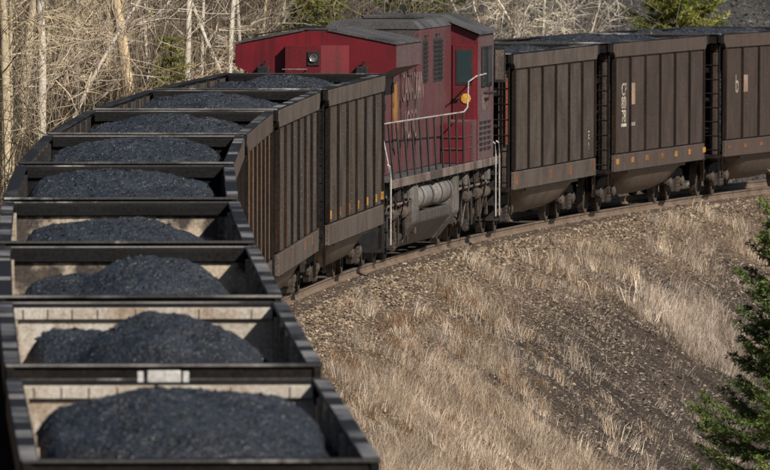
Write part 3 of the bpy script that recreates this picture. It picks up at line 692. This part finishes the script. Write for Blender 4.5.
            MB().box(min(sx * 1.06, sx * 1.22), max(sx * 1.06, sx * 1.22), e * 6.9 - 2.9, e * 6.9 + 2.9, .70, .86).build('side_beam', M['truck'], t, bevel=.03)
    for k in range(16):
        y0 = -9.6 + k * 1.24 + random.uniform(-.3, .3)
        if -5.9 < y0 < 2.6: continue
        MB().tube([(1.36, y0, 1.52), (1.40, y0 + .05, 1.2), (1.30, y0 + random.uniform(.1, .5), .85), (1.22, y0 + random.uniform(.2, .7), random.uniform(.35, .6))], .022, 6).build('hose', M['tank' if k % 3 == 0 else 'black'], root, smooth=True)
        if k % 2: MB().box(1.22, 1.44, y0 + .25, y0 + .6, 1.22, 1.46).build('junction_box', M['truck' if k % 4 == 1 else 'tank'], root, bevel=.02)
    # fuel tank with saddle ends and air reservoirs in the notch
    tk = [(-1.40, .92), (-1.40, .72), (-1.0, .22), (1.0, .22), (1.40, .72), (1.40, .92)]
    ft = MB().prism(tk, -4.748, 1.898).build('fuel_tank', M['tank_dark'], root, bevel=.02)
    for y0, y1 in ((-5.7, -4.75), (1.9, 2.9)):
        MB().prism([(-1.46, 1.50), (-1.46, .75), (-1.02, .20), (1.02, .20), (1.46, .75), (1.46, 1.50)], y0, y1).build('tank_end', M['tank'], ft, bevel=.03)
    for a, b in ((-4.7, -1.8), (-1.3, 1.6)):
        L = (b - a) / 2
        MB().revolve([(.04, -L), (.18, -L + .04), (.255, -L + .16), (.262, 0), (.255, L - .16), (.18, L - .04), (.04, L)], 'y', (1.24, (a + b) / 2, 1.22), 18).build('air_reservoir', M['reservoir'], root, smooth=True)
        for yy in (a + .6, b - .6): MB().revolve([(.264, -.03), (.272, -.03), (.272, .03), (.264, .03)], 'y', (1.24, yy, 1.22), 18).build('strap', M['truck'], root)
    # worn lettering, shield and road number
    def letter(txt, y, z, size, x, sx=1.0):
        text_mesh('lettering', txt, size, M['letter'], root, (x, y, z), sx)
    letter('CANADIAN', -3.3, 3.10, .80, hw + .016, .95); letter('PACIFIC', -3.3, 2.35, .80, hw + .016, .95)
    letter('8650', 6.5, 2.72, .55, W + .004, 1.2)
    sh = [(-.55, 3.45), (-.55, 2.7), (-.4, 2.3), (0, 2.05), (.4, 2.3), (.55, 2.7), (.55, 3.45), (.3, 3.52), (0, 3.45), (-.3, 3.52)]
    MB().prismx([(y - 4.55, z) for y, z in sh], hw + .014, hw + .022).build('shield', M['gold_worn'], root)
    return root
loco = build_loco(); place(loco, 156.4, 6.9)

# ------------------------------------------------------------------ loose stones and dry grass on the embankment
def surf(s, o):
    x, y = world(s, o); return np.stack([x, y, ground_z(s, o)], -1)
def pick(n, s0, s1, o0, o1, fn):
    s = rng.uniform(s0, s1, n); o = rng.uniform(o0, o1, n); k = rng.random(n) < fn(s, o); return s[k], o[k]
def palette(n, cols, jit=.25):
    c = np.array(cols)[rng.integers(0, len(cols), n)]; return c * (1 + (rng.random((n, 1)) - .5) * 2 * jit)
def stones(name, s, o, lo, hi, cols, label, cat, flat=.7):
    P = surf(s, o); n = len(s); size = lo + (hi - lo) * rng.random(n) ** 2.5
    P[:, 2] += size * .2
    V, F, C = rocks(P, size, palette(n, cols), flat, half=True)
    tag(link(name, np_mesh(name, V, F, 3, M['stone'], C), None), label, cat, kind='stuff')
TANS = [(.20, .147, .098), (.26, .198, .138), (.085, .062, .043), (.13, .095, .066), (.05, .038, .029), (.33, .262, .192)]
s, o = pick(160000, 82, 222, .85, 6.0, lambda s, o: .9 * (1 - sstep(2.4, 5.6, o)) + .12)
stones('ballast', s, o, .008, .036, TANS, 'brown grey ballast stones along the rail', 'ballast')
s, o = pick(26000, 84, 222, .82, 2.2, lambda s, o: np.full(s.shape, .9))
stones('shoulder_ballast', s, o, .02, .055, TANS, 'coarser ballast stones right beside the near rail', 'ballast')
s, o = pick(190000, 96, 215, 2.8, 10.0, lambda s, o: (.12 + .8 * m_scree(s, o)) * sstep(.36, .62, fbm(s * 2.2 + o * .5, o * .25, 3)))
stones('scree', s, o, .010, .055, [(.09, .07, .055), (.06, .048, .039), (.12, .094, .073), (.035, .029, .025), (.16, .125, .098), (.26, .215, .17)], 'dark shale scree slipped down the embankment', 'scree', .5)
s, o = pick(62000, 210, 275, -16, -4.4, lambda s, o: np.full(s.shape, .8))
stones('talus', s, o, .02, .10, [(.055, .053, .052), (.04, .039, .04), (.075, .07, .066), (.05, .047, .045), (.07, .064, .06), (.05, .05, .05), (.06, .055, .05), (.035, .035, .035), (.045, .043, .04), (.13, .12, .11)], 'dark talus with pale stones on the slope behind the train', 'talus')

def blades(P, hgt, lean, width, col, nrm=None):
    n = len(P); az = rng.random(n) * 2 * pi
    d = np.stack([np.cos(az), np.sin(az)], -1) * (.10 + .45 * rng.random((n, 1))) + lean
    side = np.stack([-np.sin(az * 1.7), np.cos(az * 1.7)], -1)
    # keep the flat of the blade across its bend
    u = np.concatenate([side, np.zeros((n, 1))], 1) * width[:, None] * .5
    mid = P + np.concatenate([d * hgt[:, None] * .38, hgt[:, None] * .58], 1)
    tip = P + np.concatenate([d * hgt[:, None] * 1.15, hgt[:, None] * (.95 - .42 * np.clip((d ** 2).sum(1, keepdims=True), 0, 1.5))], 1)
    V = np.stack([P - u, P + u, mid + u * .75, mid - u * .75, tip], 1).reshape(-1, 3)
    b = (np.arange(n) * 5)[:, None]
    F = np.concatenate([b + [0, 1, 2], b + [0, 2, 3], b + [3, 2, 4]], 1).reshape(-1)
    return V, F, np.repeat(col[:, None, :], 5, 1).reshape(-1, 3)
GC = [(.62, .49, .365), (.50, .395, .295), (.76, .63, .50), (.33, .24, .17), (.56, .465, .375), (.64, .49, .345), (.42, .34, .27)]
def grass(name, tufts, per, spread, h0, h1, label, cols=GC, wd=(.005, .010), lean=.18):
    ts, to = tufts; n = len(ts); k = rng.integers(per[0], per[1], n); idx = np.repeat(np.arange(n), k); m = len(idx)
    r = np.abs(rng.normal(0, 1, m)) * spread; a = rng.random(m) * 2 * pi
    s = ts[idx] + r * np.cos(a); o = to[idx] + r * np.sin(a)
    P = surf(s, o); P[:, 2] -= .02
    th = rng.uniform(h0, h1, n)[idx] * (.55 + .6 * rng.random(m))
    x, y, ang = track(s); dn = np.stack([np.cos(ang), -np.sin(ang)], -1) * lean     # lies down the slope
    tl = (rng.random((n, 2)) - .5)[idx] * 1.1
    tc = palette(n, cols, .25)[idx] * (.55 + .6 * rng.random((m, 1)))
    V, F, C = blades(P, th, dn + tl, rng.uniform(*wd, m), tc)
    return V, F, C
def join(parts):
    V = []; F = []; C = []; n = 0
    for v, f, c in parts: V.append(v); F.append(f + n); C.append(c); n += len(v)
    return np.vstack(V), np.concatenate(F), np.vstack(C)
def clump(s, o, f=.55, q=0): return sstep(.40, .62, fbm(s * f + q, o * f * 1.6 + q, 3))
PINK = [(.60, .50, .41), (.72, .61, .50), (.42, .335, .27), (.54, .43, .335)]
parts = [grass('', pick(24000, 76, 215, 2.4, 10, lambda s, o: m_grass(s, o) ** 1.1 * sstep(.45, .57, fbm(s * .42, o * .85, 3))), (18, 44), .15, .15, .54, ''),
         grass('', pick(8000, 76, 215, 2.2, 10, lambda s, o: .03 + .6 * m_grass(s, o)), (5, 14), .2, .08, .22, '', wd=(.004, .008), lean=.3),
         grass('', pick(1500, 128, 212, 1.7, 4.0, lambda s, o: sstep(.54, .68, fbm(s * .3 + 70, o * .8))), (14, 30), .14, .2, .48, '', GC),
         grass('', pick(4600, 126, 208, 2.8, 9, lambda s, o: .06 + .8 * clump(s, o, .6, 20)), (3, 14), .16, .08, .34, '', PINK, wd=(.003, .007), lean=.7),
         grass('', pick(160, 100, 150, 2.4, 5.0, lambda s, o: np.full(s.shape, .5)), (20, 40), .10, .2, .4, '', [(.26, .14, .07), (.30, .18, .09)]),
         grass('', pick(600, 167, 177, 4.0, 6.3, lambda s, o: .2 + .7 * clump(s, o, .9, 50)), (14, 34), .13, .25, .6, '', PINK)]
V, F, C = join(parts)
C = C * (.62 + .76 * fbm(V[:, 0] * .9 + 3, V[:, 2] * 1.1 + V[:, 1] * .12))[:, None]
tag(link('dry_grass', np_mesh('dry_grass', V, F, 3, M['blade'], C), None), 'pale dry grass in tufts over the embankment', 'grass', kind='stuff')

# ------------------------------------------------------------------ trees and brush
def tubes_np(paths, n=4):
    """paths: list of (points k x 3, radii k); every path the same k within a call group"""
    V = []; F = []; base = 0; groups = {}
    for p, r in paths: groups.setdefault(len(p), []).append((p, r))
    for k, g in groups.items():
        P = np.array([q[0] for q in g], float); Rr = np.array([q[1] for q in g], float); m = len(g)
        T = np.gradient(P, axis=1); T /= np.linalg.norm(T, axis=2, keepdims=True) + 1e-9
        ref = np.zeros_like(T); ref[..., 0] = .31; ref[..., 1] = .95
        U = np.cross(T, ref); U /= np.linalg.norm(U, axis=2, keepdims=True) + 1e-9; Q = np.cross(T, U)
        ang = np.arange(n) * 2 * pi / n
        vv = P[:, :, None, :] + (U[:, :, None, :] * np.cos(ang)[None, None, :, None] + Q[:, :, None, :] * np.sin(ang)[None, None, :, None]) * Rr[:, :, None, None]
        I = base + np.arange(m * k * n).reshape(m, k, n); J = np.roll(I, -1, axis=2)
        F.append(np.stack([I[:, :-1], J[:, :-1], J[:, 1:], I[:, 1:]], -1).reshape(-1)); V.append(vv.reshape(-1, 3)); base += m * k * n
    return np.vstack(V), np.concatenate(F)
def wander(p, d, L, k, curl, up=0):
    pts = [p]; d = d / np.linalg.norm(d)
    for i in range(k - 1):
        d = d + rng.normal(0, curl, 3) + np.array([0, 0, up]); d = d / np.linalg.norm(d); p = p + d * L / (k - 1); pts.append(p)
    return np.array(pts)
def bare_tree(px, d, height, r0, label, tilt=0, fork=False, col=(.40, .33, .24), nb=34, cat='tree', name='bare_tree', group='bare trees left of the track', spread=1.0):
    x = (px - 385) / FPX * d; s, o = to_track(x, d); z = float(ground_z(s, o)) - .15
    root = empty(name, (x, d, z)); tag(root, label, cat, group)
    dirv = np.array([sin(tilt), rng.normal(0, .05), cos(tilt)])
    stems = [(wander(np.zeros(3), dirv, height, 9, .035), r0)]
    if fork: stems.append((wander(stems[0][0][1], dirv + np.array([rng.choice([-.4, .4]), .1, 0]), height * .8, 9, .05), r0 * .7))
    tp = [(p, np.linspace(r, r * .35, 9)) for p, r in stems]
    V, F = tubes_np(tp, 8); c = np.array(col)[None] * (.8 + .4 * rng.random((len(V), 1)))
    link('trunk', np_mesh('trunk', V, F, 4, M['bark'], c, True), None, root)
    br = []
    for p, r in stems:
        for b in range(nb):
            t = rng.uniform(.05, .97) * 8; i = int(t); q = p[i] + (p[min(i + 1, 8)] - p[i]) * (t - i)
            az = rng.random() * 2 * pi; dv = np.array([cos(az), sin(az), rng.uniform(.0, 1.1)])
            L = rng.uniform(1.0, 2.9) * (1.1 - t / 14) * spread; rb = r * rng.uniform(.09, .20)
            bp = wander(q, dv, L, 6, .16, .05); br.append((bp, np.linspace(rb, .006, 6)))
            for w2 in range(rng.integers(4, 8)):
                j = rng.integers(1, 6); dv2 = dv + rng.normal(0, .7, 3); tp2 = wander(bp[j], dv2, rng.uniform(.5, 1.3) * spread, 4, .2, .04); br.append((tp2, np.linspace(.010, .004, 4)))
                for w3 in range(2):
                    br.append((wander(tp2[rng.integers(1, 4)], dv2 + rng.normal(0, .8, 3), rng.uniform(.25, .6), 3, .15), np.linspace(.006, .003, 3)))
    V, F = tubes_np(br, 3); c = np.array(col)[None] * np.array([[1.0, .98, .95]]) * (.7 + .5 * rng.random((len(V), 1)))
    link('crown', np_mesh('crown', V, F, 4, M['bark'], c), None, root)['kind'] = 'stuff'
PALE = (.50, .45, .375); TAN = (.44, .365, .25); GREY = (.38, .34, .285)
bare_tree(4, 268, 11, .12, 'mottled bare tree trunk at the left edge of the picture', .02, False, TAN)
bare_tree(21, 283, 12, .13, 'bare tree second from the left edge, upright trunk', -.02, False, TAN)
bare_tree(39, 276, 12, .11, 'slim pale bare tree left of the leaning one', .03, False, PALE)
bare_tree(58, 286, 8, .05, 'thin bare tree leaning right above the sixth gondola', .36, False, PALE)
bare_tree(88, 305, 11, .07, 'thin grey bare tree between the leaning one and the thickest trunk', -.06, True, GREY)
bare_tree(135, 292, 13, .145, 'thickest bare trunk, pale orange bark, behind the eighth gondola', .0, False, (.50, .38, .24))
bare_tree(160, 318, 11, .06, 'thin grey bare tree just right of the thickest trunk', .10, False, GREY)
bare_tree(183, 300, 13, .085, 'straight whitish bare tree midway to the locomotive', -.01, False, PALE)
bare_tree(224, 303, 13, .075, 'whitish forked bare tree left of the locomotive end', .02, True, PALE)
bare_tree(243, 312, 12, .055, 'slender bare tree touching the left end of the locomotive', -.02, False, GREY)
bare_tree(280, 322, 11, .06, 'slender bare tree above the radiator end', .05, True, GREY)
bare_tree(365, 336, 10, .05, 'slender bare tree above the locomotive roof', -.05, True, GREY)
SG_ = 'slim saplings among the bare trees'
for px_, d_, r_, tl_, cl_, lb_ in ((12, 275, .055, -.02, TAN, 'slim tan sapling between the two leftmost trunks'), (30, 290, .05, .02, PALE, 'slim whitish sapling right of the second trunk'),
        (50, 298, .06, -.03, TAN, 'slim tan sapling beside the slim pale tree'), (76, 294, .05, .0, GREY, 'slim grey sapling right of the leaning tree'),
        (107, 300, .055, .03, TAN, 'slim tan sapling left of the thickest trunk'), (150, 304, .05, -.04, PALE, 'slim whitish sapling close right of the thickest trunk'),
        (202, 308, .05, .02, PALE, 'slim whitish sapling between the straight and the forked whitish trees'), (262, 318, .045, -.02, TAN, 'slim tan sapling over the left half of the radiator end')):
    bare_tree(px_, d_, 10, r_, lb_, tl_, False, cl_, 16, 'tree', 'sapling', SG_, .6)
BG = 'pale bare bushes behind the train'
bare_tree(470, 333, 5, .04, 'pale twiggy bush beside the locomotive cab roof', .3, True, PALE, 22, 'bush', 'bare_bush', BG, .55)
bare_tree(513, 338, 5, .05, 'pale leaning bush right of the locomotive cab', -.5, True, PALE, 22, 'bush', 'bare_bush', BG, .55)
bare_tree(543, 342, 6, .055, 'whitish upright bush above the first gondola ahead of the cab', .03, True, (.55, .49, .39), 26, 'bush', 'bare_bush', BG, .55)
bare_tree(564, 345, 5, .040, 'pale spreading bush left of the dark talus', .3, True, PALE, 22, 'bush', 'bare_bush', BG, .55)
# tangled undergrowth
def brush():
    ps = []; 
    for i in range(2300):
        s = rng.uniform(128, 232); o = -rng.uniform(4.6, 17); 
        if s > 214 and o < -5 and rng.random() < .6: continue
        p = surf(np.array(s), np.array(o)); dv = np.array([rng.normal(0, .45), rng.normal(0, .45), 1.0]); L = rng.uniform(1.0, 3.4)
        if rng.random() < .40: dv = dv * [.3, .3, 1]; L *= 2.2
        b = wander(p, dv, L, 6, .14 if L < 3.5 else .10, -.01); ps.append((b, np.linspace(rng.uniform(.008, .022), .005, 6)))
        for k in range(rng.integers(4, 9)):
            j = rng.integers(1, 6); d2 = dv * .6 + rng.normal(0, .75, 3); q = wander(b[j], d2, rng.uniform(.4, 1.5), 4, .22, -.03); ps.append((q, np.linspace(.009, .0035, 4)))
            if rng.random() < .7: ps.append((wander(q[rng.integers(1, 4)], d2 + rng.normal(0, .8, 3), rng.uniform(.2, .7), 3, .2), np.linspace(.006, .003, 3)))
    V, F = tubes_np(ps, 3); n = fbm(V[:, 0] * .5, V[:, 2] * .5)[:, None]
    c = np.array([[.43, .345, .245]]) * (.08 + 1.75 * n ** 2.1) * (.75 + .5 * rng.random((len(V), 1)))
    tag(link('undergrowth', np_mesh('undergrowth', V, F, 4, M['bark'], c), None), 'tangled brown bare undergrowth on the wooded slope', 'brush', kind='stuff')
brush()
# evergreens
rng = np.random.default_rng(23)
def evergreen(px, d, height, width, label, cols, layers, per, spray, name='spruce_tree', cat='tree', sink=.1, group=None, droop=.35, needle=.05, nw=.013, dens=.016, flat=1.0):
    x = (px - 385) / FPX * d; s, o = to_track(x, d); z = float(ground_z(s, o)) - sink
    root = empty(name, (x, d, z)); tag(root, label, cat, group)
    tp = [(wander(np.zeros(3), np.array([0, 0, 1.]), height, 9, .012), np.linspace(height * .016, .012, 9))]
    V, F = tubes_np(tp, 8); link('trunk', np_mesh('trunk', V, F, 4, M['bark'], np.full((len(V), 3), .07) * [[1.2, .9, .7]], True), None, root)
    axis = tp[0][0]; limbs = []; NP = []; ND = []; NC = []
    for l in range(layers):
        t = .06 + .93 * (l / layers) + rng.normal(0, .006); zz = height * t
        rad = width * (1 - t) ** .85 * rng.uniform(.8, 1.1) + .05
        q0 = np.array([np.interp(zz, axis[:, 2], axis[:, 0]), np.interp(zz, axis[:, 2], axis[:, 1]), zz])
        a0 = rng.random() * 6.28
        for b in range(per):
            if rng.random() < .07: continue
            az = a0 + b * 2 * pi / per + rng.normal(0, .22); L = rad * rng.uniform(.62, 1.18)
            up = .25 - droop * (1 - t)
            k = 8; tt = np.linspace(0, 1, k)
            pts = q0 + np.stack([np.cos(az) * L * tt, np.sin(az) * L * tt, L * (up * tt - .30 * droop * np.sin(tt * pi) + .16 * tt ** 3)], -1) + rng.normal(0, .012, (k, 3)) * tt[:, None]
            limbs.append((pts, np.linspace(.018, .004, k)))
            cc = np.array(cols[rng.integers(len(cols))]) * rng.uniform(.7, 1.3)
            ns = int(spray * (.4 + .6 * L / width) + 4)
            for w2 in range(ns):
                u = rng.random() ** .7 * .88 + .12; f = u * (k - 1); i = min(int(f), k - 2); p = pts[i] + (pts[i + 1] - pts[i]) * (f - i)
                sg = rng.choice([-1, 1]); da = az + sg * rng.uniform(.35, 1.1); tl = (.10 + .30 * (1 - u) * L) * rng.uniform(.6, 1.2) + .05
                dv = np.array([cos(da), sin(da), rng.uniform(-.35, .22) * flat])
                m = max(5, int(tl / dens))
                tq = rng.random(m); pos = p + dv * (tl * tq)[:, None] + rng.normal(0, .012, (m, 3))
                nd_ = dv[None] * rng.uniform(.2, .9, (m, 1)) + rng.normal(0, .55, (m, 3)) + np.array([0, 0, .15])
                nd_ /= np.linalg.norm(nd_, axis=1, keepdims=True)
                NP.append(pos); ND.append(nd_ * rng.uniform(.6, 1.3, (m, 1)) * needle); NC.append(cc[None] * rng.uniform(.6, 1.4, (m, 1)) * (.85 + .4 * tq[:, None]))
    V, F = tubes_np(limbs, 4); link('limbs', np_mesh('limbs', V, F, 4, M['bark'], np.full((len(V), 3), .06) * [[1.2, .95, .75]]), None, root)['kind'] = 'stuff'
    P = np.vstack(NP); D = np.vstack(ND); Cn = np.vstack(NC); m = len(P)
    sd_ = np.cross(D, rng.normal(0, 1, (m, 3))); sd_ /= np.linalg.norm(sd_, axis=1, keepdims=True) + 1e-9
    V = np.stack([P - sd_ * nw, P + sd_ * nw, P + D], 1).reshape(-1, 3)
    link('crown', np_mesh('crown', V, np.arange(m * 3), 3, M['needle'], np.repeat(Cn, 3, 0)), None, root)['kind'] = 'stuff'
    return m
SPR = [(.085, .12, .032), (.11, .15, .038), (.065, .095, .028), (.15, .19, .05)]
YEL = [(.17, .19, .04), (.22, .23, .05), (.11, .14, .035), (.26, .25, .07)]
cnt = [evergreen(808, 200, 10.5, 2.85, 'dark green spruce cut off by the right edge, in front of the embankment', SPR, 37, 11, 62, needle=.062, nw=.0115, dens=.0125, flat=.6)]
EG = 'evergreens on the far slope'
cnt.append(evergreen(678, 354, 5.4, 1.9, 'bright yellow-green pine above the stencilled gondola', YEL, 20, 8, 30, 'pine_tree', group=EG, droop=-.3, needle=.12, nw=.012))
cnt.append(evergreen(420, 334, 6.0, 1.1, 'green pine tip showing over the locomotive roof', [(.07, .09, .025), (.11, .13, .035)], 18, 7, 14, 'pine_tree', group=EG, droop=-.2, needle=.10, nw=.012))
cnt.append(evergreen(316, 316, 5.4, 1.2, 'olive green young conifer behind the radiator end', [(.15, .16, .045), (.21, .20, .065)], 22, 7, 20, 'young_conifer', group=EG, droop=-.1, needle=.09, nw=.010))
cnt.append(evergreen(172, 290, 3.8, .9, 'small olive green conifer between the bare trunks', [(.17, .17, .045), (.22, .205, .06)], 16, 7, 18, 'young_conifer', group=EG, droop=-.1, needle=.08, nw=.009))
print('needles', cnt)
